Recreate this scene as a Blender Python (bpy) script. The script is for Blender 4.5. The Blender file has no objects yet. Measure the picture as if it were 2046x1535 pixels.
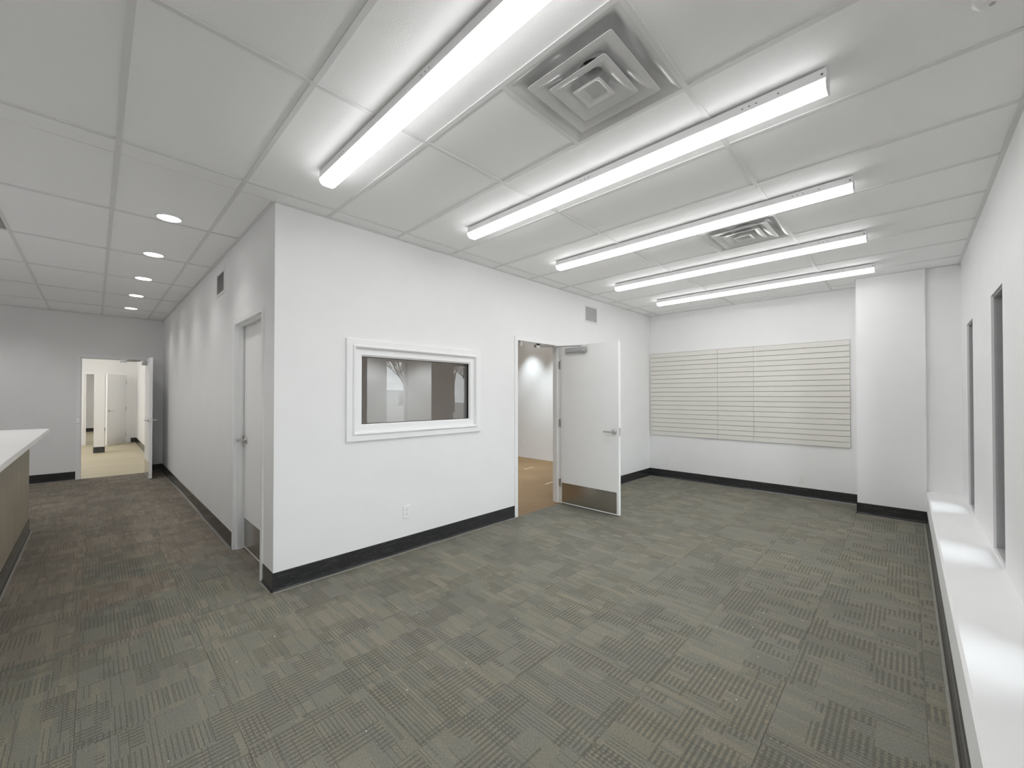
import bpy, bmesh, math, random
from mathutils import Vector, Matrix
random.seed(7)
scene = bpy.context.scene
COL = scene.collection
R = math.radians

# ---------------------------------------------------------------- camera
H = 2.885                                   # ceiling height
FPX = 811.86                                # focal length in pixels of a 2046 wide frame
cam_d = bpy.data.cameras.new('camera'); cam = bpy.data.objects.new('camera', cam_d); COL.objects.link(cam)
cam_d.sensor_fit = 'HORIZONTAL'; cam_d.sensor_width = 36.0; cam_d.lens = FPX / 2046 * 36.0
cam_d.shift_y = 14.93 / 2046; cam_d.clip_start = 0.02; cam_d.clip_end = 300
cam.location = (-0.928, -3.357, 1.45)
cam.rotation_euler = (R(90 + 0.571), 0, R(44.198 - 90))
scene.camera = cam

# ---------------------------------------------------------------- world, exposure
STRIP, DOWN_E, SPOT_W, SKY = 15.2, 12.0, 14.0, 9.0
world = bpy.data.worlds.new('overcast_sky'); scene.world = world; world.use_nodes = True
wn = world.node_tree.nodes; wl = world.node_tree.links; wn.clear()
wo = wn.new('ShaderNodeOutputWorld'); wb = wn.new('ShaderNodeBackground')
wb.inputs[0].default_value = (0.90, 0.95, 1.0, 1); wb.inputs[1].default_value = SKY
wl.new(wb.outputs[0], wo.inputs[0])
vs = scene.view_settings
vs.view_transform = 'Standard'; vs.look = 'None'; vs.gamma = 1.0; vs.use_curve_mapping = False; vs.exposure = 0.09
scene.cycles.max_bounces = 12; scene.cycles.diffuse_bounces = 8; scene.cycles.glossy_bounces = 5
scene.cycles.transparent_max_bounces = 16; scene.cycles.sample_clamp_indirect = 8
scene.cycles.caustics_reflective = False; scene.cycles.caustics_refractive = False

# ---------------------------------------------------------------- materials
class NT:
    def __init__(self, name):
        self.m = bpy.data.materials.new(name); self.m.use_nodes = True
        self.t = self.m.node_tree; self.t.nodes.clear()
        self.out = self.t.nodes.new('ShaderNodeOutputMaterial')
    def n(self, typ, **kw):
        x = self.t.nodes.new(typ)
        for k, v in kw.items(): setattr(x, k, v)
        return x
    def put(self, sock, v):
        if isinstance(v, bpy.types.NodeSocket): self.t.links.new(v, sock)
        else: sock.default_value = v
    def math(self, op, a, b=0.0, c=0.0):
        x = self.n('ShaderNodeMath', operation=op)
        self.put(x.inputs[0], a); self.put(x.inputs[1], b); self.put(x.inputs[2], c)
        return x.outputs[0]
    def mix(self, f, a, b, blend='MIX'):
        x = self.n('ShaderNodeMix', data_type='RGBA', blend_type=blend)
        self.put(x.inputs[0], f); self.put(x.inputs[6], a); self.put(x.inputs[7], b)
        return x.outputs[2]
    def noise(self, vec, scale, detail=2.0, rough=0.5):
        x = self.n('ShaderNodeTexNoise'); x.inputs['Scale'].default_value = scale
        x.inputs['Detail'].default_value = detail; x.inputs['Roughness'].default_value = rough
        if vec is not None: self.t.links.new(vec, x.inputs['Vector'])
        return x.outputs['Fac']
    def pos(self): return self.n('ShaderNodeNewGeometry').outputs['Position']
    def scaled(self, vec, s):
        x = self.n('ShaderNodeVectorMath', operation='MULTIPLY'); self.t.links.new(vec, x.inputs[0]); x.inputs[1].default_value = s
        return x.outputs[0]
    def ramp(self, f, lo, hi):
        x = self.n('ShaderNodeMapRange'); self.put(x.inputs[0], f)
        x.inputs[1].default_value = lo; x.inputs[2].default_value = hi
        return x.outputs[0]
    def bsdf(self, color, rough=0.5, metal=0.0, bump=None, strength=0.2, dist=0.002, spec=0.5):
        b = self.n('ShaderNodeBsdfPrincipled')
        self.put(b.inputs['Base Color'], color); self.put(b.inputs['Roughness'], rough)
        b.inputs['Metallic'].default_value = metal; b.inputs['Specular IOR Level'].default_value = spec
        if bump is not None:
            x = self.n('ShaderNodeBump'); x.inputs['Strength'].default_value = strength; x.inputs['Distance'].default_value = dist
            self.t.links.new(bump, x.inputs['Height']); self.t.links.new(x.outputs[0], b.inputs['Normal'])
        self.t.links.new(b.outputs[0], self.out.inputs[0])
        return self.m

def c4(*v): return (v[0], v[1], v[2], 1.0) if len(v) == 3 else (v[0], v[0], v[0], 1.0)

def painted(name, col, rough=0.55, var=0.03, scale=3.0, bumpscale=250, strength=0.05, spec=0.4):
    t = NT(name); p = t.pos()
    lo = tuple(x * (1 - var) for x in col[:3]) + (1,); hi = tuple(min(1, x * (1 + var)) for x in col[:3]) + (1,)
    return t.bsdf(t.mix(t.noise(p, scale, 3), lo, hi), rough, 0, t.noise(p, bumpscale, 2), strength, 0.001, spec)

def metal(name, col, rough=0.3, stretch=(4, 4, 300)):
    t = NT(name); n = t.noise(t.scaled(t.pos(), stretch), 1.0, 2)
    return t.bsdf(t.mix(n, tuple(x * .93 for x in col[:3]) + (1,), col), t.math('MULTIPLY_ADD', n, 0.06, rough), 1.0)

def emitter(name, col, strength):
    t = NT(name); e = t.n('ShaderNodeEmission'); e.inputs[0].default_value = col; e.inputs[1].default_value = strength
    t.t.links.new(e.outputs[0], t.out.inputs[0]); return t.m

def glass(name, tint, ior=1.5):
    t = NT(name)
    tr = t.n('ShaderNodeBsdfTransparent'); tr.inputs[0].default_value = tint
    gl = t.n('ShaderNodeBsdfGlossy'); gl.inputs['Roughness'].default_value = 0.0; gl.inputs[0].default_value = (1, 1, 1, 1)
    fr = t.n('ShaderNodeFresnel'); fr.inputs[0].default_value = ior
    mx = t.n('ShaderNodeMixShader')
    t.t.links.new(fr.outputs[0], mx.inputs[0]); t.t.links.new(tr.outputs[0], mx.inputs[1]); t.t.links.new(gl.outputs[0], mx.inputs[2])
    t.t.links.new(mx.outputs[0], t.out.inputs[0]); return t.m

M = {}
M['wall'] = painted('white_wall_paint', c4(.835, .835, .837), .6)
M['trim'] = painted('white_trim_gloss', c4(.86, .86, .865), .35, .015)
M['door'] = painted('white_door_paint', c4(.90, .90, .90), .42, .02)
M['steel_white'] = painted('white_enamel', c4(.80), .4, .01)
M['grid'] = painted('white_grid_bar', c4(.75), .5, .01)
M['diffuser'] = painted('diffuser_enamel', c4(.72), .22, .01, spec=.7)
M['hole'] = painted('dark_duct', c4(.10), .8)
M['plastic'] = painted('white_plastic', c4(.85), .3, .01)
M['slot'] = painted('outlet_slot_dark', c4(.12), .6)
M['chrome'] = metal('satin_nickel', c4(.62, .61, .60), .25)
M['closer'] = painted('silver_paint', c4(.45), .4, .03)
M['kick'] = metal('brushed_steel_plate', c4(.52, .49, .45), .22, (3, 3, 220))
def strip_lens(name, strength):
    # a prismatic wrap lens throws more light downwards than through its sides
    t = NT(name); s = t.n('ShaderNodeSeparateXYZ'); t.t.links.new(t.n('ShaderNodeNewGeometry').outputs['Normal'], s.inputs[0])
    f = t.math('MAXIMUM', t.math('MULTIPLY', s.outputs[2], -1.0), 0.0)
    e = t.n('ShaderNodeEmission'); e.inputs[0].default_value = c4(1, 1, 1); t.put(e.inputs[1], t.math('MULTIPLY_ADD', f, strength*.38, strength*.62))
    t.t.links.new(e.outputs[0], t.out.inputs[0]); return t.m
M['lens'] = strip_lens('lit_frosted_lens', STRIP)
M['lens_bright'] = strip_lens('lit_frosted_lens_bright', STRIP*2.9)  # stronger lens for the unseen strips added over the far rooms
M['down_lens'] = emitter('lit_downlight_lens', c4(1, .99, .97), DOWN_E)
M['counter_top'] = painted('white_laminate', c4(.84), .3, .02)
M['frame_grey'] = painted('grey_anodised_frame', c4(.42, .42, .425), .45, .06, 12)
M['gasket'] = painted('dark_rubber_gasket', c4(.06), .6)
M['glass'] = glass('window_glass', c4(.93, .95, .94), 1.5)
M['glass_tint'] = glass('tinted_office_glass', c4(.43, .415, .40), 1.5)
M['snow'] = painted('snow_ground', c4(.40, .385, .36), .8, .55, .5, 12, .3)
M['bark'] = painted('grey_bark', c4(.14, .12, .11), .9, .25, 8)
M['siding'] = painted('white_siding', c4(.62, .62, .64), .7, .04)
M['roof'] = painted('grey_shingle', c4(.16, .15, .15), .9, .15, 6)

def mk_tile():
    t = NT('acoustic_tile'); p = t.pos()
    n1 = t.noise(p, 420, 3, .7); n2 = t.noise(p, 160, 2)
    col = t.mix(t.noise(p, 1.2, 2), c4(.90), c4(.93))
    return t.bsdf(col, .9, 0, t.math('ADD', n1, n2), .35, .0012, .2)
M['tile'] = mk_tile()

def mk_base():
    t = NT('black_vinyl_base'); p = t.pos()
    sc = t.ramp(t.noise(t.scaled(p, (3, 3, 40)), 2.0, 6, .7), .52, .80)
    sp = t.ramp(t.noise(p, 90, 2), .68, .74)
    col = t.mix(sc, c4(.028, .029, .030), c4(.095, .098, .100))
    col = t.mix(t.math('MULTIPLY', sp, .25), col, c4(.35))
    return t.bsdf(col, t.math('MULTIPLY_ADD', sc, .15, .14), 0, t.noise(p, 60, 3), .03, .001)
M['base'] = mk_base()
M['base_lip'] = painted('base_toe_edge', c4(.24, .23, .20), .6, .1, 30)

def mk_carpet(name, tones):
    """loop-pile carpet tile: fine ribs along y, random rectangles, some of them filled with dark dashes along x"""
    t = NT(name); p = t.pos()
    s = t.n('ShaderNodeSeparateXYZ'); t.t.links.new(p, s.inputs[0])
    rnd = t.n('ShaderNodeObjectInfo').outputs['Random']
    u = t.math('ADD', s.outputs[0], t.math('MULTIPLY', rnd, 7.31)); v = t.math('ADD', s.outputs[1], t.math('MULTIPLY', rnd, 13.77))
    def cell(cu, cv, seed, offs=0.0):
        iv = t.math('FLOOR', t.math('DIVIDE', v, cv))
        uu = t.math('ADD', u, t.math('MULTIPLY', t.math('FRACT', t.math('MULTIPLY', iv, .37)), offs))
        iu = t.math('FLOOR', t.math('DIVIDE', uu, cu))
        c = t.n('ShaderNodeCombineXYZ'); t.put(c.inputs[0], iu); t.put(c.inputs[1], iv); c.inputs[2].default_value = seed
        w = t.n('ShaderNodeTexWhiteNoise', noise_dimensions='3D'); t.t.links.new(c.outputs[0], w.inputs['Vector'])
        return w.outputs['Value'], w.outputs['Color']
    big, bigc = cell(.15, .21, 1.7, .15); small, smallc = cell(.075, .085, 5.1, .075); strip_, stripc = cell(.03, .30, 9.4, .03)
    plain = t.math('MAXIMUM', t.math('GREATER_THAN', big, .56), t.math('GREATER_THAN', small, .74))
    # dark dashes along x, one every 25 mm along y, inside the rectangles that are not plain
    fv = t.math('FRACT', t.math('DIVIDE', v, .0235))
    bar = t.math('MULTIPLY', t.math('GREATER_THAN', fv, .48), t.math('SUBTRACT', 1.0, plain))
    seg = t.math('GREATER_THAN', t.math('FRACT', t.math('DIVIDE', u, .0185)), .18)
    bar = t.math('MULTIPLY', bar, t.math('MULTIPLY_ADD', seg, .35, .65))
    # ribs along y
    fu = t.math('FRACT', t.math('DIVIDE', u, .0062))
    rib = t.math('ABSOLUTE', t.math('MULTIPLY_ADD', fu, 2.0, -1.0))
    wv = t.n('ShaderNodeTexWhiteNoise', noise_dimensions='2D')
    c2 = t.n('ShaderNodeCombineXYZ'); t.put(c2.inputs[0], t.math('FLOOR', t.math('DIVIDE', u, .0062)))
    t.put(c2.inputs[1], t.math('FLOOR', t.math('DIVIDE', v, .17)))
    t.t.links.new(c2.outputs[0], wv.inputs['Vector'])
    lineblk, _ = cell(.30, .17, 3.3, .30)
    per = t.math('GREATER_THAN', t.math('FRACT', t.math('DIVIDE', u, .0186)), .70)
    thin = t.math('LESS_THAN', t.math('ABSOLUTE', t.math('SUBTRACT', fu, .5)), .30)
    darkline = t.math('MULTIPLY', t.math('MAXIMUM', t.math('MULTIPLY', per, t.math('GREATER_THAN', lineblk, .62)), t.math('MULTIPLY', t.math('GREATER_THAN', wv.outputs['Value'], .90), thin)), .9)
    loops = t.noise(t.scaled(p, (160, 110, 1)), 1.0, 2, .8)
    col = t.mix(big, tones[0], tones[1])
    col = t.mix(t.math('MULTIPLY', t.math('GREATER_THAN', small, .5), .55), col, tones[2])
    col = t.mix(t.math('MULTIPLY', t.math('GREATER_THAN', strip_, .72), .6), col, tones[3])
    col = t.mix(t.math('MULTIPLY', t.math('GREATER_THAN', rnd, .5), .30), col, tones[2])
    col = t.mix(t.math('MULTIPLY', bar, .68), col, tones[4])
    col = t.mix(t.math('MULTIPLY', darkline, .72), col, tones[4])
    col = t.mix(t.math('MULTIPLY', rib, .28), col, tones[4])
    col = t.mix(t.ramp(loops, .25, .75), t.mix(.42, col, tones[4]), t.mix(.20, col, c4(.55, .52, .44)))
    h = t.math('ADD', t.math('MULTIPLY', rib, -.6), t.math('MULTIPLY', loops, .8))
    return t.bsdf(col, .95, 0, h, .5, .002, .1)
M['carpet'] = mk_carpet('olive_grey_loop_carpet', [c4(.258, .234, .168), c4(.238, .230, .176), c4(.212, .215, .192), c4(.315, .280, .205), c4(.070, .073, .066)])
M['carpet_brown'] = mk_carpet('taupe_brown_loop_carpet', [c4(.285, .232, .180), c4(.262, .226, .182), c4(.232, .215, .180), c4(.350, .295, .230), c4(.078, .069, .058)])  # browner carpet copy: warm corridor light is put into its colour

def mk_wood():
    t = NT('grey_oak_laminate'); p = t.pos()
    g = t.noise(t.scaled(p, (1, 14, .7)), 3.0, 6, .65); f = t.noise(t.scaled(p, (1, 90, 3)), 2.0, 3)
    col = t.mix(t.ramp(g, .3, .7), c4(.29, .25, .185), c4(.43, .385, .30))
    return t.bsdf(t.mix(t.math('MULTIPLY', f, .35), col, c4(.25, .22, .16)), .5, 0, f, .06, .001)
M['wood'] = mk_wood()

def mk_vinyl():
    t = NT('pale_vinyl_plank'); p = t.pos()
    br = t.n('ShaderNodeTexBrick'); br.offset = .4
    br.inputs['Color1'].default_value = c4(.50, .44, .30); br.inputs['Color2'].default_value = c4(.44, .39, .27)
    br.inputs['Mortar'].default_value = c4(.30, .26, .18); br.inputs['Scale'].default_value = 1.0
    br.inputs['Mortar Size'].default_value = .003; br.inputs['Brick Width'].default_value = 1.2; br.inputs['Row Height'].default_value = .18
    t.t.links.new(p, br.inputs['Vector'])
    g = t.noise(t.scaled(p, (2, 24, 1)), 2.0, 5, .6)
    return t.bsdf(t.mix(t.math('MULTIPLY', g, .35), br.outputs[0], c4(.36, .31, .21)), .45)
M['vinyl'] = mk_vinyl()

def mk_paper():
    t = NT('brown_masking_paper'); p = t.pos()
    g = t.noise(p, 1.6, 5, .6)
    return t.bsdf(t.mix(t.ramp(g, .3, .7), c4(.195, .120, .052), c4(.255, .160, .075)), .7, 0, t.noise(p, 5, 4), .4, .01)
M['paper'] = mk_paper()
M['tape'] = painted('pale_masking_tape', c4(.48, .36, .24), .6, .05)

def mk_slat():
    t = NT('warm_grey_slat'); p = t.pos()
    g = t.noise(t.scaled(p, (1, 1.5, 30)), 3.0, 4)
    return t.bsdf(t.mix(g, c4(.70, .685, .64), c4(.76, .745, .70)), .5, 0, t.noise(p, 120, 2), .04, .001)
M['slat'] = mk_slat()
M['slat_back'] = painted('slat_groove_grey', c4(.36, .35, .33), .7)

# ---------------------------------------------------------------- geometry helpers
WORLD = {}                                   # object name -> world origin
def box(bm, x0, x1, y0, y1, z0, z1):
    vs_ = [bm.verts.new(p) for p in ((x0,y0,z0),(x1,y0,z0),(x1,y1,z0),(x0,y1,z0),(x0,y0,z1),(x1,y0,z1),(x1,y1,z1),(x0,y1,z1))]
    for f in ((0,3,2,1),(4,5,6,7),(0,1,5,4),(1,2,6,5),(2,3,7,6),(3,0,4,7)): bm.faces.new([vs_[i] for i in f])
    return vs_
def cyl(bm, a, b, r, n=16, r2=None):
    a, b = Vector(a), Vector(b); d = (b - a).normalized(); r2 = r if r2 is None else r2
    u = d.orthogonal().normalized(); w = d.cross(u)
    A = [bm.verts.new(a + (u*math.cos(2*math.pi*i/n) + w*math.sin(2*math.pi*i/n))*r) for i in range(n)]
    B = [bm.verts.new(b + (u*math.cos(2*math.pi*i/n) + w*math.sin(2*math.pi*i/n))*r2) for i in range(n)]
    for i in range(n): bm.faces.new((A[i], A[(i+1)%n], B[(i+1)%n], B[i]))
    bm.faces.new(A[::-1]); bm.faces.new(B)
    return A + B
def loft(bm, loops, closed_ends=True):
    rings = [[bm.verts.new(p) for p in L] for L in loops]; n = len(rings[0])
    for a, b in zip(rings, rings[1:]):
        for i in range(n): bm.faces.new((a[i], a[(i+1)%n], b[(i+1)%n], b[i]))
    if closed_ends: bm.faces.new(rings[0][::-1]); bm.faces.new(rings[-1])
def tube(bm, pts, r, n=10):
    for a, b in zip(pts, pts[1:]): cyl(bm, a, b, r, n)
    for p in pts[1:-1]:
        bmesh.ops.create_icosphere(bm, subdivisions=1, radius=r*1.02, matrix=Matrix.Translation(p))
def extrude_profile(bm, prof, axis, a, b):
    """prof: list of (p, z) in the plane perpendicular to axis ('x' -> p is y, 'y' -> p is x)"""
    f = (lambda s, p, z: (s, p, z)) if axis == 'x' else (lambda s, p, z: (p, s, z))
    loft(bm, [[f(a, p, z) for p, z in prof], [f(b, p, z) for p, z in prof]])
def new():
    return bmesh.new()
def root(name, loc, parent=None):
    o = bpy.data.objects.new(name, None); COL.objects.link(o); o.empty_display_size = .1
    WORLD[o.name] = Vector(loc)
    if parent: o.parent = parent; o.location = Vector(loc) - WORLD[parent.name]
    else: o.location = loc
    return o
def obj(name, bm, mat, parent=None, smooth=False, bevel=0.0, origin=None):
    bmesh.ops.recalc_face_normals(bm, faces=bm.faces)
    if bevel:
        bmesh.ops.bevel(bm, geom=list(bm.edges), offset=bevel, segments=2, affect='EDGES', clamp_overlap=True)
    co = [v.co for v in bm.verts]
    if origin is None:
        mn = [min(c[i] for c in co) for i in range(3)]; mx = [max(c[i] for c in co) for i in range(3)]
        origin = ((mn[0]+mx[0])/2, (mn[1]+mx[1])/2, mn[2])
    origin = Vector(origin)
    bmesh.ops.translate(bm, verts=bm.verts, vec=-origin)
    me = bpy.data.meshes.new(name); bm.to_mesh(me); bm.free()
    me.materials.append(mat)
    if smooth:
        for p in me.polygons: p.use_smooth = True
        try: me.set_sharp_from_angle(angle=R(35))
        except Exception: pass
    o = bpy.data.objects.new(name, me); COL.objects.link(o); WORLD[o.name] = origin
    if parent: o.parent = parent; o.location = origin - WORLD[parent.name]
    else: o.location = origin
    return o
def one(name, mat, parent, *b, bevel=0.0):
    bm = new(); box(bm, *b); return obj(name, bm, mat, parent, bevel=bevel)
def tag(o, label, cat, group=None):
    o['label'] = label; o['category'] = cat
    if group: o['group'] = group
    return o
def struct(o, label=None, cat=None):
    o['kind'] = 'structure'
    if label: o['label'] = label
    if cat: o['category'] = cat
    return o
def copy_tree(o, delta, parent=None):
    c = o.copy(); COL.objects.link(c); c.parent = parent
    if parent is None: c.location = o.location + Vector(delta)
    WORLD[c.name] = WORLD[o.name] + Vector(delta)
    for ch in o.children: copy_tree(ch, delta, c)
    return c

# ================================================================= THE SHELL
T = .12                                      # partition thickness
XB, YR, YL, XL, YE = 6.12, -3.785, -3.51, -3.2, 6.94   # back wall, right wall, ledge face, left wall, corridor end wall
LEDGE = .365
def wall(name, label, boxes, mat=None, seg=None):
    bm = new()
    for b in boxes: box(bm, *b)
    return struct(obj(name, bm, mat or M['wall']), label, 'wall')
HT = H + .25                                  # partitions run above the suspended ceiling
# front wall (y=0..T): window and door openings
wx0, wx1, wz0, wz1 = .60, 1.945, 1.13, 1.865
d1a, d1b, dh = 2.565, 3.515, 2.165
wall('wall_front', 'white partition wall with the framed office window and the open door', [
    (0, wx0, 0, T, 0, HT), (wx0, wx1, 0, T, 0, wz0), (wx0, wx1, 0, T, wz1, HT), (wx1, d1a, 0, T, 0, HT),
    (d1a, d1b, 0, T, dh, HT), (d1b, XB, 0, T, 0, HT)])
# corridor wall (x=0..T)
c1a, c1b = .25, 1.235
wall('wall_corridor', 'white corridor wall running back from the corner, washed by downlights', [
    (0, T, T, c1a, 0, HT), (0, T, c1a, c1b, dh, HT), (0, T, c1b, YE, 0, HT)])
# corridor end wall
e1a, e1b = -1.145, -.18
wall('wall_corridor_end', 'white end wall of the corridor with the far doorway', [
    (XL, e1a, YE, YE+T, 0, HT), (e1a, e1b, YE, YE+T, dh, HT), (e1b, 0, YE, YE+T, 0, HT), (0, T, YE, YE+T, 0, HT)])
wall('wall_back', 'white back wall carrying the slat panels', [(XB, XB+T, YR-.2, 4.9, -.1, HT)])
wall('wall_column', 'white boxed-out pilaster between the slat panels and the window ledge',
     [(5.62, XB, YL, -2.91, 0, HT), (5.66, XB, YR-.2, YL, 0, HT)])
wall('wall_left', 'white wall at the far left of the reception area', [(XL-T, XL, YR-.2, YE+T, 0, HT)])
# right wall with slot windows
WIN = [(-1.80, -1.32), (-.20, .28), (1.40, 1.88), (3.0, 3.48), (4.60, 5.08)]  # first two are unseen, added to let in more light
WZ0, WZ1 = LEDGE + .012, 2.15
bx = [(XL, 5.66, YR-.2, YR, 0, LEDGE), (XL, 5.66, YR-.2, YR, WZ1, HT)]
edges = [XL] + [e for w in WIN for e in w] + [5.66]
for a, b in zip(edges[::2], edges[1::2]): bx.append((a, b, YR-.2, YR, LEDGE, WZ1))
for a, b in WIN: bx.append((a, b, YR-.2, YR, LEDGE, WZ0))
wall('wall_right', 'white outer wall with tall narrow slot windows', bx)
bm = new()
extrude_profile(bm, [(YR, 0), (YL, 0), (YL, LEDGE-.012), (YL-.012, LEDGE), (YR, LEDGE)], 'x', XL, 5.66)
struct(obj('trim_1', bm, M['wall']), 'low white window ledge along the right wall', 'ledge')
# inner office shell
wall('wall_office', 'walls of the small office seen through the open door', [
    (T, 2.0, 2.6, 2.72, 0, HT), (1.88, 2.0, 2.72, 3.6, 0, HT), (1.88, 3.80, 3.5, 3.62, 0, HT), (3.68, 3.80, 3.62, 4.9, 0, HT), (3.68, XB, 4.78, 4.9, 0, HT)])
# far rooms behind the corridor end wall
f1a, f1b = -1.09, -.24
FY, FZ = 13.9, 20.2
wall('wall_far_room', 'white walls of the pale-floored room beyond the corridor', [
    (0, T, YE+T, FY+T, 0, HT), (-4.2, -4.08, YE+T, FY+T, 0, HT), (-4.2, f1a, FY, FY+T, 0, HT), (f1a, f1b, FY, FY+T, 2.09, HT), (f1b, 0, FY, FY+T, 0, HT),
    (-4.2, XL-T, YE, YE+T, 0, HT), (-3.0, -2.9, FY+T, FZ, 0, HT), (1.2, 1.3, FY+T, FZ, 0, HT), (-3.0, 1.3, FZ, FZ+T, 0, HT), (T, 1.3, FY, FY+T, 0, HT)])

# floors
fl = struct(one('floor', M['gasket'], None, XL, XB, YR, YE, -.10, -.006), 'olive grey and brown patterned carpet tile floor', 'floor')
cache = {}
def shared_box(key_name, parent, mat, x0, x1, y0, y1, z0, z1):
    key = (key_name, mat.name, round(x1-x0, 4), round(y1-y0, 4), round(z1-z0, 4))
    if key in cache:
        o = bpy.data.objects.new(key_name, cache[key]); COL.objects.link(o)
        org = Vector(((x0+x1)/2, (y0+y1)/2, z0)); WORLD[o.name] = org
        o.parent = parent; o.location = org - WORLD[parent.name]
    else:
        o = one(key_name, mat, parent, x0, x1, y0, y1, z0, z1); cache[key] = o.data
    return o
TS, G = .5, .0011
def carpet_area(x0, x1, y0, y1):
    i0 = math.floor((x0 + .477) / TS); j0 = math.floor((y0 - .09) / TS)
    i = i0
    while -.477 + i*TS < x1 - .01:
        j = j0
        while .09 + j*TS < y1 - .01:
            a, b = max(x0, -.477 + i*TS), min(x1, -.477 + (i+1)*TS); c, d = max(y0, .09 + j*TS), min(y1, .09 + (j+1)*TS)
            if b - a > .01 and d - c > .01:
                brown = (a+b)/2 < .6 and ((c+d)/2 - .3*((a+b)/2)) > .7 + 1.8*(random.random() - .5)
                shared_box('carpet_tile', fl, M['carpet_brown' if brown else 'carpet'], a+G/2, b-G/2, c+G/2, d-G/2, -.006, 0)
            j += 1
        i += 1
carpet_area(-1.977, XB, YL, 0)
carpet_area(-1.977, 0, 0, YE)
shared_box('carpet_tile', fl, M['carpet_brown'], .0006, .118, c1a+.05, c1b-.05, -.006, 0)
struct(one('floor_office', M['paper'], None, T, XB, T, 4.9, -.10, -.001), 'brown paper covered floor of the small office', 'floor')
struct(one('floor_far_room', M['vinyl'], None, -4.2, 1.3, YE+.002, FZ+T, -.10, -.0002), 'pale wood-look floor of the room beyond the corridor', 'floor')
bm = new(); box(bm, d1a+.05, d1b-.05, 0, T, -.09, -.0005); struct(obj('trim_2', bm, M['paper']), 'brown paper strip in the open doorway', 'threshold')

# outer slab above the ceilings
struct(one('ceiling_far_room', M['tile'], None, -4.2, 1.3, YE+T, FZ, H-.02, H+.05), 'white ceiling of the rooms beyond the corridor', 'ceiling')
struct(one('ceiling_office', M['tile'], None, T, XB, T, 4.9, H-.02, H+.05), 'white ceiling of the small office', 'ceiling')
ce = struct(one('ceiling', M['tile'], None, XL, XB, YR-.2, YE, H+.16, H+.25), 'suspended white acoustic tile ceiling', 'ceiling')
GX0, GXS, GY0, GYS = -.232, .61, -.19, 1.2185
BW = .012                                    # half width of a grid bar
DIFF = [(1, -2), (5, -2)]                      # bays holding an air diffuser: (x bay, y bay)
def bay(i): return GX0 + i*GXS, GX0 + (i+1)*GXS
def bayy(j): return GY0 + j*GYS, GY0 + (j+1)*GYS
TZ = H + .006
def ceiling_part(x0, x1, y0, y1):
    for i in range(-6, 12):
        a, b = bay(i); a, b = max(a, x0), min(b, x1)
        if b - a < .02: continue
        for j in range(-4, 7):
            c, d = bayy(j); c, d = max(c, y0), min(d, y1)
            if d - c < .02: continue
            if (i, j) in DIFF:                # the diffuser takes the half of the bay nearer the window wall
                c = c + .61
            shared_box('ceiling_tile', ce, M['tile'], a+.003, b-.003, c+.003, d-.003, TZ, TZ+.015)
XT = -2.68
ceiling_part(XT, XB, YR, 0); ceiling_part(XT, 0, 0, YE)
shared_box('ceiling_tile', ce, M['tile'], XL, XT, YR, YE, TZ, TZ+.015)
for i in range(-4, 12):                       # long runners along the corridor direction
    x = GX0 + i*GXS
    if XT < x < XB - .02: shared_box('grid_runner', ce, M['grid'], x-BW, x+BW, YR, (0 if x > 0 else YE), H, H+.0055)
for j in range(-4, 7):
    y = GY0 + j*GYS
    if YR < y < YE:
        if y < 0: shared_box('grid_tee', ce, M['grid'], XT, XB, y-BW, y+BW, H-.0004, H+.005)
        else: shared_box('grid_tee', ce, M['grid'], XT, 0, y-BW, y+BW, H-.0004, H+.005)
for i, j in DIFF:
    a, b = bay(i); c, d = bayy(j)
    shared_box('grid_tee', ce, M['grid'], a, b, c+.61-BW, c+.61+BW, H-.0004, H+.005)
AW = .022
for b in ((0, XB, -AW, 0), (XB-AW, XB, -2.91, 0), (5.62-AW, 5.62, YL, -2.91), (5.62, XB-AW, -2.91, -2.91+AW), (5.66-AW, 5.66, YR, YL), (XT, 5.66, YR, YR+AW),
          (-AW, 0, 0, YE), (XT, 0, YE-AW, YE)):
    shared_box('wall_angle', ce, M['grid'], *b, H-.001, H+.004)

# ---------------------------------------------------------------- baseboards
BH = .140
def base_prof(s):                            # s: +1 / -1, direction the profile grows from the wall
    return [(0, 0), (s*.016, 0), (s*.016, .004), (s*.0085, .016), (s*.006, .03), (s*.006, BH-.004), (s*.004, BH), (0, BH)]
def lip_prof(s): return [(s*.016, 0.0), (s*.028, 0.0), (s*.026, .003), (s*.016, .005)]
nb = [0]
def baseboard(side, axis, wallpos, s, segs, z=0.0):
    bm = new()
    for a, b in segs: extrude_profile(bm, [(wallpos + p, z + q) for p, q in base_prof(s)], axis, a, b)
    o = struct(obj('baseboard_' + side, bm, M['base']), 'black vinyl baseboard', 'baseboard')
    bm = new()
    for a, b in segs: extrude_profile(bm, [(wallpos + p, z + q) for p, q in lip_prof(s)], axis, a, b)
    obj('toe_edge', bm, M['base_lip'], o)
    return o
baseboard('front', 'x', 0, -1, [(-.006, d1a), (d1b, XB)])['label'] = 'scuffed black vinyl baseboard along the window wall'
baseboard('corridor', 'y', 0, -1, [(0, c1a), (c1b, YE)])['label'] = 'dark vinyl baseboard along the corridor wall'
baseboard('corridor_end', 'x', YE, -1, [(-2.6, e1a), (e1b, 0)])['label'] = 'black vinyl baseboard on the corridor end wall'
baseboard('back', 'y', XB, -1, [(-2.91, 0)])['label'] = 'black vinyl baseboard under the slat panels'
baseboard('column', 'y', 5.62, -1, [(YL, -2.904)])['label'] = 'black vinyl baseboard round the pilaster foot'
bm = new(); extrude_profile(bm, [(-2.91 + p, q) for p, q in base_prof(1)], 'x', 5.614, XB); struct(obj('baseboard_column', bm, M['base']), 'short return of black baseboard beside the pilaster', 'baseboard')
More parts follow.
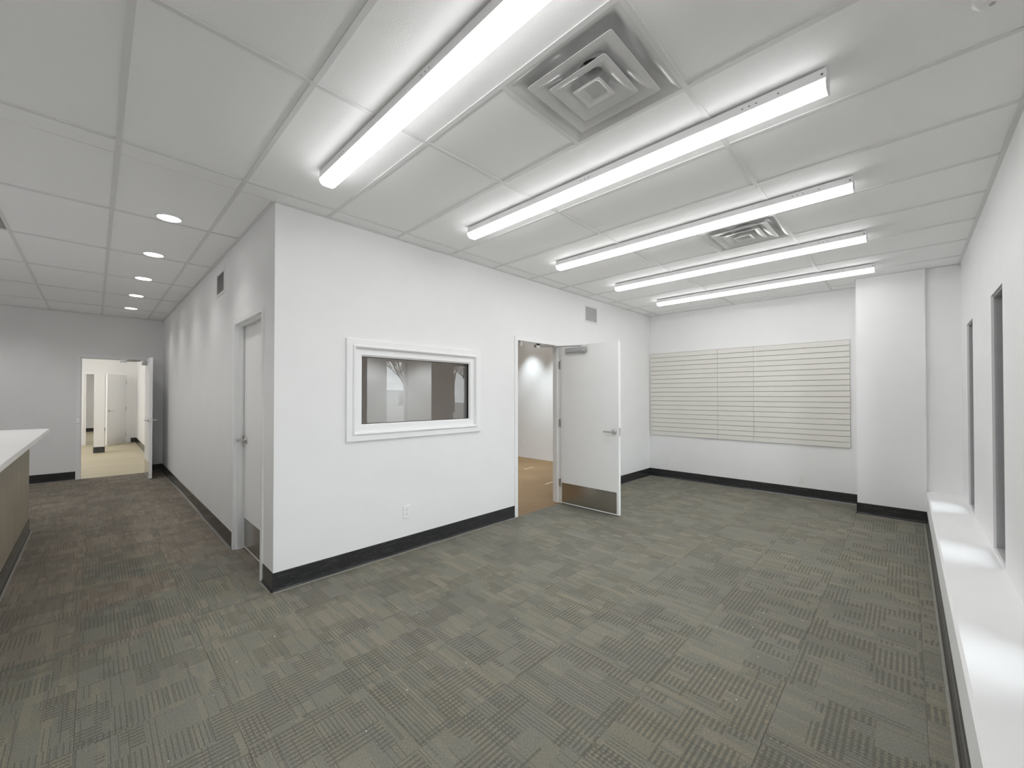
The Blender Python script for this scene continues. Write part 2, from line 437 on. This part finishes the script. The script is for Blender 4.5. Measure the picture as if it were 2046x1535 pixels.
baseboard('right', 'x', YL, 1, [(XL, 5.614)])['label'] = 'dark baseboard along the foot of the window ledge'
baseboard('far_room', 'y', 0, -1, [(YE+T+.06, FY)])['label'] = 'black baseboard in the room beyond the corridor'
bm = new(); box(bm, -.13, -.006, FY-.008, FY, 0, BH); box(bm, -2.9, 1.2, FZ-.008, FZ, 0, BH); struct(obj('baseboard_far_wall', bm, M['base']), 'black baseboard on the far walls beyond the corridor', 'baseboard')

# ================================================================= DOORS
def lever(parent, P, out, along, up=Vector((0, 0, 1)), key=False):
    """lever handle: rose on the face at P, lever pointing 'along'"""
    P, out, along = Vector(P), Vector(out), Vector(along)
    bm = new()
    cyl(bm, P, P + out*.010, .033, 24); cyl(bm, P + out*.010, P + out*.014, .029, 24, .024); cyl(bm, P + out*.012, P + out*.055, .0105, 14)
    pts = [P + out*.052, P + out*.058 + along*.02, P + out*.058 + along*.115]
    tube(bm, pts, .0088, 10)
    cyl(bm, P + out*.052 - along*.012, P + out*.052 + along*.004, .011, 12)
    h = obj('lever_handle', bm, M['chrome'], parent, smooth=True)
    h['label'] = 'satin metal lever handle'
    if key:
        k = P + out*.062 + along*.112
        bm = new()
        K = cyl(bm, k + Vector((0,0,-.028)) - out*.001, k + Vector((0,0,-.028)) + out*.001, .012, 14)
        a = k + Vector((0, 0, -.040))
        s = along*.003
        vsx = []
        for zz, w in ((0, .0035), (-.03, .003)):
            vsx.append([a + Vector((0,0,zz)) + along*sx*w + out*so*.001 for sx, so in ((-1,-1),(1,-1),(1,1),(-1,1))])
        loft(bm, vsx)
        cyl(bm, k + Vector((0,0,-.017)), k + Vector((0,0,.002)), .0015, 6)
        obj('key', bm, M['chrome'], parent)
    return h

def frame_x(parent, a, b, y0, y1, h, face=.05, proud=.012, stop=None):
    """steel frame in a wall parallel to x; opening a..b is the rough opening, y0..y1 wall faces"""
    bm = new()
    for (p, q) in ((a, a+face), (b-face, b)): box(bm, p, q, y0-proud, y1+proud, 0, h)
    box(bm, a+face, b-face, y0-proud, y1+proud, h-face, h)
    if stop:
        s0, s1 = stop; st = .016
        box(bm, a+face, a+face+st, s0, s1, 0, h-face); box(bm, b-face-st, b-face, s0, s1, 0, h-face); box(bm, a+face+st, b-face-st, s0, s1, h-face-st, h-face)
    o = obj('door_frame', bm, M['trim'], parent)
    return o
def frame_y(parent, a, b, x0, x1, h, face=.05, proud=.012, stop=None):
    bm = new()
    for (p, q) in ((a, a+face), (b-face, b)): box(bm, x0-proud, x1+proud, p, q, 0, h)
    box(bm, x0-proud, x1+proud, a+face, b-face, h-face, h)
    if stop:
        s0, s1 = stop; st = .016
        box(bm, s0, s1, a+face, a+face+st, 0, h-face); box(bm, s0, s1, b-face-st, b-face, 0, h-face); box(bm, s0, s1, a+face+st, b-face-st, h-face-st, h-face)
    return obj('door_frame', bm, M['trim'], parent)

# --- door 1: stands open at a right angle into the room
D1 = struct(root('door_1', (3.04, 0, 0)), 'white door with closer and steel kick plate standing open by the slat wall', 'door')
frame_x(D1, d1a, d1b, 0, T, dh, .05, .012, (.045, .085))
LX0, LX1, LY0, LY1 = 3.447, 3.491, -.882, -.020
lf = one('door_leaf', M['door'], D1, LX0, LX1, LY0, LY1, .012, 2.108, bevel=.0015)
kp = one('kick_plate', M['kick'], lf, LX0-.0015, LX0, LY0+.03, LY1-.015, .028, .285); kp['label'] = 'brushed steel kick plate'
lever(lf, (LX0, LY0+.062, 1.012), (-1, 0, 0), (0, 1, 0)); lever(lf, (LX1, LY0+.062, 1.012), (1, 0, 0), (0, 1, 0))
one('latch_plate', M['chrome'], lf, LX0+.008, LX1-.010, LY0-.0015, LY0, .962, 1.062)
for z in (.28, 1.08, 1.86):
    bm = new(); cyl(bm, (3.452, -.010, z-.055), (3.452, -.010, z+.055), .0075, 10); box(bm, 3.452, 3.4645, -.012, .0, z-.05, z+.05); obj('hinge', bm, M['chrome'], lf, smooth=True)
# closer body on the leaf, arm to the frame head
bm = new(); box(bm, LX0-.058, LX0, -.425, -.125, 2.012, 2.072)
cb = obj('closer_body', bm, M['closer'], lf, bevel=.006); cb['label'] = 'silver door closer body'
bm = new(); cyl(bm, (LX0-.032, -.37, 2.07), (LX0-.032, -.37, 2.092), .016, 14); cyl(bm, (LX0-.032, -.37, 1.995), (LX0-.032, -.37, 2.014), .014, 14)
box(bm, LX0-.059, LX0-.001, -.432, -.40, 2.010, 2.074); obj('closer_cap', bm, M['chrome'], lf, smooth=True)
bm = new(); tube(bm, [Vector((LX0-.032, -.37, 2.090)), Vector((3.30, .02, 2.096)), Vector((3.06, .06, 2.085))], .0085, 8)
box(bm, 3.02, 3.09, .045, .085, 2.068, 2.1145); obj('closer_arm', bm, M['chrome'], lf)
bm = new(); cyl(bm, (2.70, .02, 2.115), (2.70, .02, 2.085), .018, 14); cyl(bm, (2.70, .02, 2.087), (2.70, .02, 2.06), .022, 14); obj('door_stop', bm, M['chrome'], D1, smooth=True)
one('strike_plate', M['chrome'], D1, d1a+.05, d1a+.0515, .005, .040, .95, 1.06)
bm = new()
for z in (.28, 1.08, 1.86): box(bm, d1b-.052, d1b-.05, -.010, .03, z-.05, z+.05)
obj('hinge_leaves', bm, M['chrome'], D1)

# --- door 2: closed in the corridor wall
D2 = struct(root('door_2', (0, .74, 0)), 'closed white corridor door with steel kick plate and key in the lever', 'door')
frame_y(D2, c1a, c1b, 0, T, dh, .05, .012, (.020, .055))
l2 = one('door_leaf', M['door'], D2, .075, .118, c1a+.054, c1b-.054, .012, dh-.054, bevel=.0015)
kp = one('kick_plate', M['kick'], l2, .0735, .075, c1a+.075, c1b-.075, .03, .29); kp['label'] = 'brushed steel kick plate'
lever(l2, (.075, c1b-.13, 1.03), (-1, 0, 0), (0, 1, 0), key=True)
one('latch_plate', M['chrome'], D2, .058, .072, c1b-.0515, c1b-.05, .96, 1.07)

# --- door 3: far corridor doorway, leaf swung open towards the corridor
D3 = struct(root('door_3', (-.66, YE, 0)), 'white door standing open at the far end of the corridor', 'door')
frame_x(D3, e1a, e1b, YE, YE+T, dh, .05, .012, (YE+.05, YE+.09))
l3 = one('door_leaf', M['door'], D3, -.262, -.218, YE-.90, YE-.02, .012, 2.108, bevel=.0015)
kp = one('kick_plate', M['kick'], l3, -.2635, -.262, YE-.87, YE-.05, .03, .28)
lever(l3, (-.262, YE-.84, 1.02), (-1, 0, 0), (0, 1, 0)); lever(l3, (-.218, YE-.84, 1.02), (1, 0, 0), (0, 1, 0))
one('latch_plate', M['chrome'], l3, -.250, -.230, YE-.9015, YE-.90, .97, 1.07)
bm = new(); box(bm, -.32, -.262, YE-.42, YE-.12, 2.01, 2.07); obj('closer_body', bm, M['closer'], l3, bevel=.006)
bm = new(); tube(bm, [Vector((-.292, YE-.36, 2.085)), Vector((-.33, YE+.0, 2.09)), Vector((-.55, YE+.04, 2.085))], .008, 8); box(bm, -.60, -.51, YE+.03, YE+.07, 2.06, 2.1145)
cyl(bm, (-.292, YE-.36, 2.065), (-.292, YE-.36, 2.095), .016, 12); obj('closer_arm', bm, M['chrome'], l3)
one('strike_plate', M['chrome'], D3, e1a+.008, e1a+.042, YE-.0135, YE-.012, .96, 1.07)
# --- door 4: in the far room
D4 = struct(root('door_4', (-.66, FY, 0)), 'white door half open at the back of the room beyond the corridor', 'door')
frame_x(D4, f1a-.11, f1b+.06, FY, FY+T, 2.15, .07, .015)
ang = math.atan2(13.2-13.87, -.667+.25)
d = Vector((math.cos(ang), math.sin(ang), 0)); nrm = Vector((-d.y, d.x, 0)); hp = Vector((-.262, FY-.03, 0))
bm = new(); q = box(bm, 0, .79, -.022, .022, .012, 2.075)
mtx = Matrix(((d.x, nrm.x, 0, hp.x), (d.y, nrm.y, 0, hp.y), (0, 0, 1, 0), (0, 0, 0, 1)))
bmesh.ops.transform(bm, matrix=mtx, verts=bm.verts); l4 = obj('door_leaf', bm, M['door'], D4)
lp = hp + d*.73 + Vector((0, 0, 1.0))
lever(l4, lp + nrm*.022, nrm, -d); lever(l4, lp - nrm*.022, -nrm, -d)
for z in (.25, 1.05, 1.85): 
    bm = new(); cyl(bm, hp + Vector((.02, -.01, z-.06)), hp + Vector((.02, -.01, z+.06)), .012, 10); obj('hinge', bm, M['chrome'], l4)

# ================================================================= WINDOWS
def rect_loft(bm, x0, x1, z0, z1, prof, ysign=1):
    """picture-frame loft in the xz plane: prof = [(inset, y), ...] closed round the section"""
    loops = []
    for ins, y in prof + [prof[0]]:
        loops.append([(x0+ins, y, z0+ins), (x1-ins, y, z0+ins), (x1-ins, y, z1-ins), (x0+ins, y, z1-ins)])
    loft(bm, loops, False); bmesh.ops.remove_doubles(bm, verts=bm.verts, dist=1e-5)
bm = new()
rect_loft(bm, .535, 2.012, 1.060, 1.932, [(0, 0), (0, -.018), (.004, -.020), (.050, -.020), (.053, -.026), (.062, -.031), (.071, -.027), (.077, -.016), (.080, -.012), (.080, 0)])
W1 = struct(obj('window_1', bm, M['trim']), 'white moulded interior office window with dark reflective glass', 'window')
bm = new()
rect_loft(bm, .604, 1.943, 1.129, 1.863, [(0, -.002), (0, .10), (.074, .10), (.074, .010), (.066, .008), (.063, -.001), (.060, -.002)])
obj('window_frame', bm, M['trim'], W1)
bm = new(); rect_loft(bm, .676, 1.871, 1.201, 1.791, [(0, .014), (0, .034), (.006, .034), (.006, .014)]); obj('gasket', bm, M['gasket'], W1)
bm = new(); vv = [bm.verts.new(p) for p in ((.678, .026, 1.203), (1.869, .026, 1.203), (1.869, .026, 1.789), (.678, .026, 1.789))]; bm.faces.new(vv)
obj('glass_pane', bm, M['glass_tint'], W1)

for k, (a, b) in enumerate(WIN):
    bm = new(); y0 = YR - .012
    rect_loft(bm, a, b, WZ0, WZ1, [(.001, y0), (.001, YR-.16), (.020, YR-.16), (.020, YR-.075), (.012, YR-.072), (.012, y0)])
    w = struct(obj('window_%d' % (k+2), bm, M['frame_grey']),
               ['narrow slot window behind the camera', 'narrow slot window beside the camera', 'narrow slot window just outside the picture at the right',
                'tall narrow slot window nearer the camera on the right wall', 'tall narrow slot window further along, next to the pilaster'][k], 'window')
    bm = new(); rect_loft(bm, a+.020, b-.020, WZ0+.020, WZ1-.020, [(0, YR-.052), (0, YR-.075), (.014, YR-.075), (.014, YR-.052)]); obj('gasket', bm, M['gasket'], w)
    bm = new(); vv = [bm.verts.new(p) for p in ((a+.03, YR-.064, WZ0+.03), (b-.03, YR-.064, WZ0+.03), (b-.03, YR-.064, WZ1-.03), (a+.03, YR-.064, WZ1-.03))]; bm.faces.new(vv)
    obj('glass_pane', bm, M['glass'], w)

# ================================================================= SLAT PANELS
ZS0, ZS1, NS = .748, 2.200, 19
PAN = [(-.020, -1.160, 'wide warm grey slat panel on the back wall, nearest the inner corner'), (-1.160, -1.675, 'narrow warm grey slat panel in the middle of the three'),
       (-1.675, -2.812, 'wide warm grey slat panel on the back wall, next to the pilaster')]
for ya, yb, lab in PAN:
    rt = tag(root('slat_panel', (XB-.01, (ya+yb)/2, ZS0)), lab, 'wall panel', 'slat panels on the back wall')
    one('backing_board', M['slat_back'], rt, XB-.010, XB-.0005, yb+.001, ya-.001, ZS0, ZS1)
    sh = (ZS1 - ZS0) / NS; me0 = None
    for k in range(NS):
        z0 = ZS0 + k*sh
        if me0 is None:
            bm = new(); g = .0055
            prof = [(XB-.010, z0+.0005), (XB-.0195, z0+.0005), (XB-.0225, z0+.003), (XB-.0225, z0+sh-g-.003), (XB-.0195, z0+sh-g), (XB-.010, z0+sh-g)]
            extrude_profile(bm, prof, 'y', yb+.0015, ya-.0015)
            s0 = obj('slat', bm, M['slat'], rt); me0 = s0.data; w0 = WORLD[s0.name]
        else:
            s = bpy.data.objects.new('slat', me0); COL.objects.link(s); s.parent = rt
            WORLD[s.name] = w0 + Vector((0, 0, k*sh)); s.location = WORLD[s.name] - WORLD[rt.name]

# ================================================================= WALL FITTINGS
def outlet(c, out, right, label, decora=False):
    """duplex outlet; c centre on the wall face, out normal, right horizontal along the wall"""
    c, out, right = Vector(c), Vector(out), Vector(right); up = Vector((0, 0, 1))
    rt = tag(root('wall_outlet', c - up*.058), label, 'outlet', 'wall outlets')
    def pbox(bm, r0, r1, u0, u1, o0, o1):
        loft(bm, [[c + right*r + up*u + out*o for r, u in ((r0,u0),(r1,u0),(r1,u1),(r0,u1))] for o in (o0, o1)])
    bm = new(); loft(bm, [[c + right*r*s + up*u*s2 + out*o for r, u in ((-.036,-.059),(.036,-.059),(.036,.059),(-.036,.059))] for o, s, s2 in ((0,1,1),(.004,1,1),(.007,.92,.95))])
    obj('cover_plate', bm, M['plastic'], rt)
    for dz in (.021, -.021):
        bm = new(); pts = []
        for i in range(16):
            a = 2*math.pi*i/16; pts.append((.0165*math.cos(a), max(-.0125, min(.0125, .0165*math.sin(a)))))
        loft(bm, [[c + right*r + up*(u+dz) + out*o for r, u in pts] for o in (.0065, .0088)])
        so = obj('socket', bm, M['plastic'], rt)
        bm = new()
        for r0, u0, w, h in ((-.0075, .001, .0024, .009), (.0052, .001, .0024, .0075), (-.0022, -.0095, .0044, .0055)):
            pbox(bm, r0, r0+w, u0+dz, u0+h+dz, .0088, .0091)
        obj('slots', bm, M['slot'], so)
    return rt
outlet((1.111, 0, .366), (0, -1, 0), (1, 0, 0), 'white outlet on the window wall below the office window')
outlet((XB, -.43, .28), (-1, 0, 0), (0, -1, 0), 'white outlet under the slat panels near the inner corner')
outlet((XB, -2.26, .272), (-1, 0, 0), (0, -1, 0), 'white outlet under the slat panels near the pilaster')
outlet((0, 3.70, .363), (-1, 0, 0), (0, -1, 0), 'white outlet low on the corridor wall')
outlet((XB, 3.13, .31), (-1, 0, 0), (0, -1, 0), 'white outlet inside the small office, seen through the doorway')

def grille(c, out, right, w, h, label):
    c, out, right = Vector(c), Vector(out), Vector(right); up = Vector((0, 0, 1))
    rt = tag(root('air_grille', c - up*h/2), label, 'vent', 'wall air grilles')
    def ring(ins, o): return [c + right*r + up*u + out*o for r, u in ((-w/2+ins,-h/2+ins),(w/2-ins,-h/2+ins),(w/2-ins,h/2-ins),(-w/2+ins,h/2-ins))]
    bm = new(); loft(bm, [ring(*p) for p in ((0, 0), (0, .003), (.006, .007), (.026, .009), (.030, .004), (.030, 0), (0, 0))], False)
    bmesh.ops.remove_doubles(bm, verts=bm.verts, dist=1e-5); obj('grille_frame', bm, M['steel_white'], rt)
    bm = new(); loft(bm, [ring(.028, .0004), ring(.028, .0012)]); obj('dark_backing', bm, painted('grille_shadow_back', c4(.26), .8), rt)
    n = 14; hh = h - .06; me = None
    for k in range(n):
        u = -hh/2 + (k + .5)*hh/n; p = c + up*u
        if me is None:
            bm = new(); a = w/2 - .029
            prof = [(-.0052, .0015), (.0042, .0085), (.0052, .0078), (-.0042, .0012)]
            loft(bm, [[p + right*sx + up*(-q) + out*o for q, o in prof] for sx in (-a, a)])
            s = obj('slat', bm, M['steel_white'], rt); me = s.data; w0 = WORLD[s.name]; p0 = p
        else:
            s = bpy.data.objects.new('slat', me); COL.objects.link(s); s.parent = rt
            WORLD[s.name] = w0 + (p - p0); s.location = WORLD[s.name] - WORLD[rt.name]
grille((4.206, 0, 2.653), (0, -1, 0), (1, 0, 0), .36, .265, 'white slatted air grille high on the wall above the open door')
grille((0, 1.84, 2.640), (-1, 0, 0), (0, -1, 0), .40, .262, 'white slatted air grille high on the corridor wall')

# ================================================================= LIGHTS
SW, SL0, SL1 = .104, -3.115, -.672           # strip light width and ends
def strip_light(x, ya, yb, label, group, lens='lens'):
    rt = tag(root('strip_light', (x, (ya+yb)/2, H-.085)), label, 'ceiling light', group)
    hw = SW/2
    bm = new(); box(bm, x-hw, x+hw, ya+.004, yb-.004, H-.046, H-.003); obj('housing', bm, M['steel_white'], rt)
    prof = [(x-hw+.0015, H-.046), (x-hw+.0015, H-.058), (x-hw+.008, H-.073), (x-hw+.024, H-.083), (x+hw-.024, H-.083), (x+hw-.008, H-.073), (x+hw-.0015, H-.058), (x+hw-.0015, H-.046)]
    bm = new(); extrude_profile(bm, prof, 'y', ya+.004, yb-.001); obj('lens', bm, M[lens], rt, smooth=True)
    big = [(x-hw-.001, H-.003), (x-hw-.001, H-.060), (x-hw+.008, H-.077), (x-hw+.024, H-.086), (x+hw-.024, H-.086), (x+hw-.008, H-.077), (x+hw+.001, H-.060), (x+hw+.001, H-.003)]
    bm = new(); extrude_profile(bm, big, 'y', ya, ya+.004); obj('end_cap', bm, M['steel_white'], rt)
    bm = new()
    for yc in (ya+.016, ya+.18, ya+.27, ya+.30, ya+.33, yb-.30, yb-.33, yb-.36, (ya+yb)/2, (ya+yb)/2+.03, (ya+yb)/2+.06):
        cyl(bm, (x-hw-.0006, yc, H-.026), (x-hw+.001, yc, H-.026), .0035 if yc > ya + .1 else .005, 8)
    hl = obj('knockouts', bm, M['slot'], rt); hl['kind'] = 'stuff'
    return rt
S0 = strip_light(.117, SL0, SL1, 'long lit strip light nearest the camera, its near end beyond the top edge', 'ceiling strip lights')
labs = ['second lit strip light from the camera, running between the two air diffusers side of the ceiling', 'third lit strip light from the camera, just before the further air diffuser',
        'fourth lit strip light from the camera, just past the further air diffuser', 'fifth and furthest lit strip light, nearest the slat wall']
labs[0] = 'second lit strip light from the camera, just past the nearer air diffuser'
for k in range(4):
    s = copy_tree(S0, (1.2205*(k+1), 0, 0)); s['label'] = labs[k]
for k, (x, y) in enumerate(((-2.2, 9.4), (-2.2, 11.9))):
    s = strip_light(x, y-1.22, y+1.22, ['strip light above the room beyond the corridor', 'second strip light above the room beyond the corridor'][k], 'far room strip lights', 'lens_bright')
s = strip_light(-1.9, 15.6, 18.0, 'strip light in the furthest room', 'far room strip lights', 'lens_bright')  # far room strips are unseen, added to brighten those rooms

def downlight(x, y, label, z=H, watts=None, r=.078, group='recessed downlights', cone=122, blend=.9, tint=(1, .99, .97)):
    rt = tag(root('downlight', (x, y, z-.006)), label, 'ceiling light', group)
    n = 32
    def ring(rr, zz): return [(x + rr*math.cos(2*math.pi*i/n), y + rr*math.sin(2*math.pi*i/n), zz) for i in range(n)]
    bm = new(); loft(bm, [ring(r+.012, z+.0055), ring(r+.012, z-.001), ring(r+.006, z-.004), ring(r-.002, z-.003), ring(r-.002, z+.0055), ring(r+.012, z+.0055)], False)
    bmesh.ops.remove_doubles(bm, verts=bm.verts, dist=1e-5); obj('trim_ring', bm, M['plastic'], rt, smooth=True)
    bm = new(); loft(bm, [ring(r-.002, z+.004), ring(r-.002, z-.001)]); obj('lens', bm, M['down_lens'], rt)
    ld = bpy.data.lights.new('downlight_bulb', 'SPOT'); ld.energy = SPOT_W if watts is None else watts; ld.spot_size = R(cone); ld.spot_blend = blend; ld.shadow_soft_size = .05; ld.color = tint
    lo = bpy.data.objects.new('downlight_bulb', ld); COL.objects.link(lo); lo.parent = rt; lo.location = (0, 0, -.012)
    return rt
names = ['nearest of the corridor downlights', 'second of the corridor downlights', 'third of the corridor downlights', 'fourth of the corridor downlights', 'furthest of the corridor downlights']
for k in range(5): downlight(-.515, .915 + 1.22*k, names[k] + ', a round lit disc in the ceiling')
downlight(-1.655, 2.89, 'round downlight cut by the left edge of the picture')
for k, (x, y) in enumerate(((-2.4, .4), (-2.4, 2.89), (-2.4, 5.3), (-2.0, -2.0))): downlight(x, y, ['downlight over the middle of the counter, outside the picture', 'downlight behind the counter, outside the picture', 'downlight beyond the counter, outside the picture', 'downlight behind the camera'][k], watts=36, cone=160, blend=.5)  # unseen downlights added to brighten the reception side and corridor end
for k, (x, y) in enumerate(((5.74, 2.85), (5.74, 1.95), (2.45, 2.72), (3.70, 2.72), (4.2, 1.5))):
    downlight(x, y, ['downlight hidden inside the small office', 'downlight inside the small office near its door', 'downlight inside the small office behind the window',
                     'second downlight inside the small office behind the window', 'downlight in the middle of the small office'][k], z=H-.02, group='office downlights', watts=(85, 85, 120, 120, 110)[k], tint=(.86, .95, 1.0), cone=(82, 82, 96, 96, 150)[k], blend=(.75, .75, .45, .45, .6)[k])  # the last one is unseen, added as general fill

# air diffusers
def rsq(cx, cy, half, z, rad, n=5):
    pts = []
    for qx, qy, a0 in ((1, 1, 0), (-1, 1, 90), (-1, -1, 180), (1, -1, 270)):
        for i in range(n+1):
            a = R(a0 + 90*i/n); pts.append((cx + qx*(half-rad) + rad*math.cos(a), cy + qy*(half-rad) + rad*math.sin(a), z))
    return pts
def diffuser(i, j, label):
    a, b = bay(i); c, d = bayy(j); cx, cy = (a+b)/2, c + .305
    rt = tag(root('air_diffuser', (cx, cy, H-.03)), label, 'air diffuser', 'square ceiling air diffusers')
    bm = new(); prof = [(.2965, .0056, .004), (.2965, .001, .004), (.285, .001, .01), (.262, .012, .03), (.235, .045, .05), (.19, .068, .07), (.12, .078, .09), (.068, .082, .067), (.064, .088, .063), (.064, .150, .063)]
    loft(bm, [rsq(cx, cy, h, H+z, r) for h, z, r in prof], False)
    obj('back_pan', bm, M['diffuser'], rt, smooth=True)
    bm = new(); loft(bm, [rsq(cx, cy, .066, H+z, .064) for z in (.150, .154)]); obj('duct_neck', bm, M['hole'], rt)
    for k, (r0, z0, r1, z1) in enumerate(((.220, -.010, .108, .046), (.148, -.018, .062, .034))):
        bm = new(); pr = []
        for t_ in range(7):
            s = t_/6; pr.append((r0 + (r1-r0)*s, z0 + (z1-z0)*(s**2.2), .012 + (.022*s)))
        th = .0016
        loops = [rsq(cx, cy, h, H+z, r) for h, z, r in pr] + [rsq(cx, cy, h+th, H+z+th, r) for h, z, r in reversed(pr)]
        loft(bm, loops + [loops[0]], False); bmesh.ops.remove_doubles(bm, verts=bm.verts, dist=1e-6)
        obj('louver_ring', bm, M['diffuser'], rt, smooth=True)
    bm = new(); pr = [(.070, -.030, .010), (.064, -.0295, .010), (.052, -.024, .014), (.040, -.012, .014), (.036, -.006, .012)]
    loops = [rsq(cx, cy, h, H+z, r) for h, z, r in pr]
    loft(bm, [rsq(cx, cy, .034, H-.004, .012), ] + [rsq(cx, cy, h+.0015, H+z+.002, r) for h, z, r in reversed(pr)] + loops, True)
    obj('centre_cone', bm, M['diffuser'], rt, smooth=True)
    return rt
diffuser(1, -2, 'large square air diffuser near the top of the picture, between the first two strip lights')
diffuser(5, -2, 'smaller-looking square air diffuser further back, between the third and fourth strip lights')
# return air panel at the left edge of the picture
a, b = bay(-3); c, d = bayy(1)
rt = tag(root('return_air_panel', ((a+b)/2, c+.9, H-.004)), 'grey slatted return air panel in the ceiling at the left edge', 'vent')
one('panel_frame', M['steel_white'], rt, a+.012, b-.012, d-.60, d-.57, H-.004, H+.0055); one('panel_frame', M['steel_white'], rt, a+.012, b-.012, d-.042, d-.012, H-.004, H+.0055)
one('panel_back', M['slat_back'], rt, a+.012, b-.012, d-.57, d-.042, H+.002, H+.0055)
for k in range(14): shared_box('slat', rt, M['closer'], a+.02, b-.02, d-.562+.0372*k, d-.562+.0372*k+.022, H-.003, H-.001)
# smoke detector at the top edge
rt = tag(root('smoke_detector', (1.30, -3.585, H-.035)), 'small round detector on the ceiling at the top right edge', 'detector')
bm = new(); n = 28
loft(bm, [[(1.30 + r*math.cos(2*math.pi*i/n), -3.585 + r*math.sin(2*math.pi*i/n), H+z) for i in range(n)] for r, z in ((.05, .005), (.05, -.012), (.045, -.016), (.036, -.030), (.03, -.033))])
obj('detector_body', bm, M['plastic'], rt, smooth=True)
bm = new(); cyl(bm, (1.30, -3.585, H-.033), (1.30, -3.585, H-.036), .008, 12); obj('test_button', bm, M['closer'], rt)

# ================================================================= RECEPTION COUNTER
CT, CX, CYA, CYB = 1.067, -1.285, -.75, 3.78
rc = tag(root('reception_counter', (-1.6, 1.5, 0)), 'reception counter with white top and grey oak front at the left edge', 'counter')
one('worktop', M['counter_top'], rc, -2.05, CX, CYA, CYB, CT-.042, CT, bevel=.002)
PX = -1.404
ys = [-.70, .655, 2.01, 3.352]
for a, b in zip(ys, ys[1:]): one('front_panel', M['wood'], rc, PX-.018, PX, a+.001, b-.001, .02, CT-.042)
one('end_panel', M['wood'], rc, -1.95, PX-.018, 3.334, 3.352, .02, CT-.042)
one('carcass', M['wood'], rc, -1.94, PX-.018, -.68, 3.334, .02, CT-.06)
bm = new(); extrude_profile(bm, [(PX + p, q) for p, q in base_prof(1)], 'y', -.70, 3.356); tb = obj('toe_base', bm, M['base'], rc)
bm = new(); extrude_profile(bm, [(PX + p, q) for p, q in lip_prof(1)], 'y', -.70, 3.356); obj('toe_edge', bm, M['base_lip'], tb)

# column in the far room
fc = struct(one('wall_far_column', M['wall'], None, -.93, -.735, 11.3, 11.5, 0, H-.02), 'narrow white column in the room beyond the corridor', 'column')
one('column_base', M['base'], fc, -.936, -.729, 11.292, 11.506, 0, .15)

# crumbs on the carpet, too small to pick apart
bm = new(); rr = random.Random(3)
spots = [(.94, -2.05), (1.55, -2.6), (2.2, -2.7), (-.6, -1.35), (.2, -1.5), (.6, -.9), (-.35, -.6), (2.9, -2.2), (3.4, -2.6), (1.2, -2.9)]
for x0, y0 in spots:
    for _ in range(4):
        x, y, s = x0 + rr.gauss(0, .16), y0 + rr.gauss(0, .16), rr.uniform(.0015, .0035)
        if YL + .05 < y < -.05: bmesh.ops.create_icosphere(bm, subdivisions=1, radius=s, matrix=Matrix.Translation((x, y, s*.9)))
cr = obj('carpet_crumbs', bm, M['plastic']); cr['kind'] = 'stuff'; cr['label'] = 'tiny white crumbs scattered over the carpet'; cr['category'] = 'debris'
# tape strips on the brown paper
for k, (x, y, a) in enumerate(((5.13, 2.07, .15), (4.38, .91, .11))):
    bm = new(); q = box(bm, -.16, .16, -.020, .020, -.001, .0004); bmesh.ops.rotate(bm, verts=bm.verts, cent=(0,0,0), matrix=Matrix.Rotation(a, 3, 'Z')); bmesh.ops.translate(bm, verts=bm.verts, vec=(x, y, 0))
    tag(obj('tape_strip', bm, M['tape']), ['pale tape strip on the brown paper, further from the doorway', 'pale tape strip on the brown paper nearer the doorway'][k], 'tape', 'tape on the paper floor')

# ================================================================= OUTSIDE
struct(one('ground', M['snow'], None, -40, 60, -90, YR-.2, -.5, -.25), 'patchy snow-covered ground outside the slot windows', 'ground')
def tree(x, y, h, seed, label):
    r = random.Random(seed); rt = tag(root('bare_tree', (x, y, -.3)), label, 'tree', 'bare trees outside')
    bmt, bmb = new(), new()
    cyl(bmt, (x, y, -.3), (x, y, h*.45), h*.022, 8, h*.014)
    def grow(p, d, l, rad, lev):
        q = p + d*l; cyl(bmb, p, q, rad, 5, rad*.6)
        if lev:
            for _ in range(3 if lev > 1 else 4):
                dd = (d + Vector((r.uniform(-.8,.8), r.uniform(-.8,.8), r.uniform(-.1,.5)))).normalized(); grow(p + d*l*r.uniform(.55, 1), dd, l*r.uniform(.55,.8), rad*.6, lev-1)
    for _ in range(5):
        grow(Vector((x, y, h*r.uniform(.25,.45))), Vector((r.uniform(-.7,.7), r.uniform(-.7,.7), 1)).normalized(), h*.24, h*.010, 4)
    obj('trunk', bmt, M['bark'], rt); obj('branches', bmb, M['bark'], rt)
where = ['nearest the wall', 'left of the house', 'in front of the house', 'right of the house', 'at the far right', 'in the middle of the snow', 'behind the house on the left', 'behind the house on the right', 'beside the far fence', 'furthest away']
for k, (x, y, h) in enumerate(((11.5, -17, 6.5), (15.5, -21, 6), (18, -19, 5.5), (21.5, -20.5, 6.5), (24, -18, 6), (17.5, -27, 7), (14.5, -30, 8), (24, -29, 8), (28, -27, 8), (19, -36, 9))):
    tree(x, y, h, k+1, 'bare winter tree outside the slot windows, ' + where[k])
hs = tag(root('house', (34, -60, -.3)), 'low white house with snowy roof across the ground outside', 'house')
one('house_wall', M['siding'], hs, 31.2, 37, -63, -57, -.3, 2.3)
bm = new(); loft(bm, [[(xx, -63.5, 2.3), (xx, -56.5, 2.3), (xx, -60, 3.8)] for xx in (30.9, 37.3)]); obj('house_roof', bm, M['plastic'], hs)
one('house_door', M['roof'], hs, 34.2, 35.2, -56.99, -56.95, -.3, 1.8)
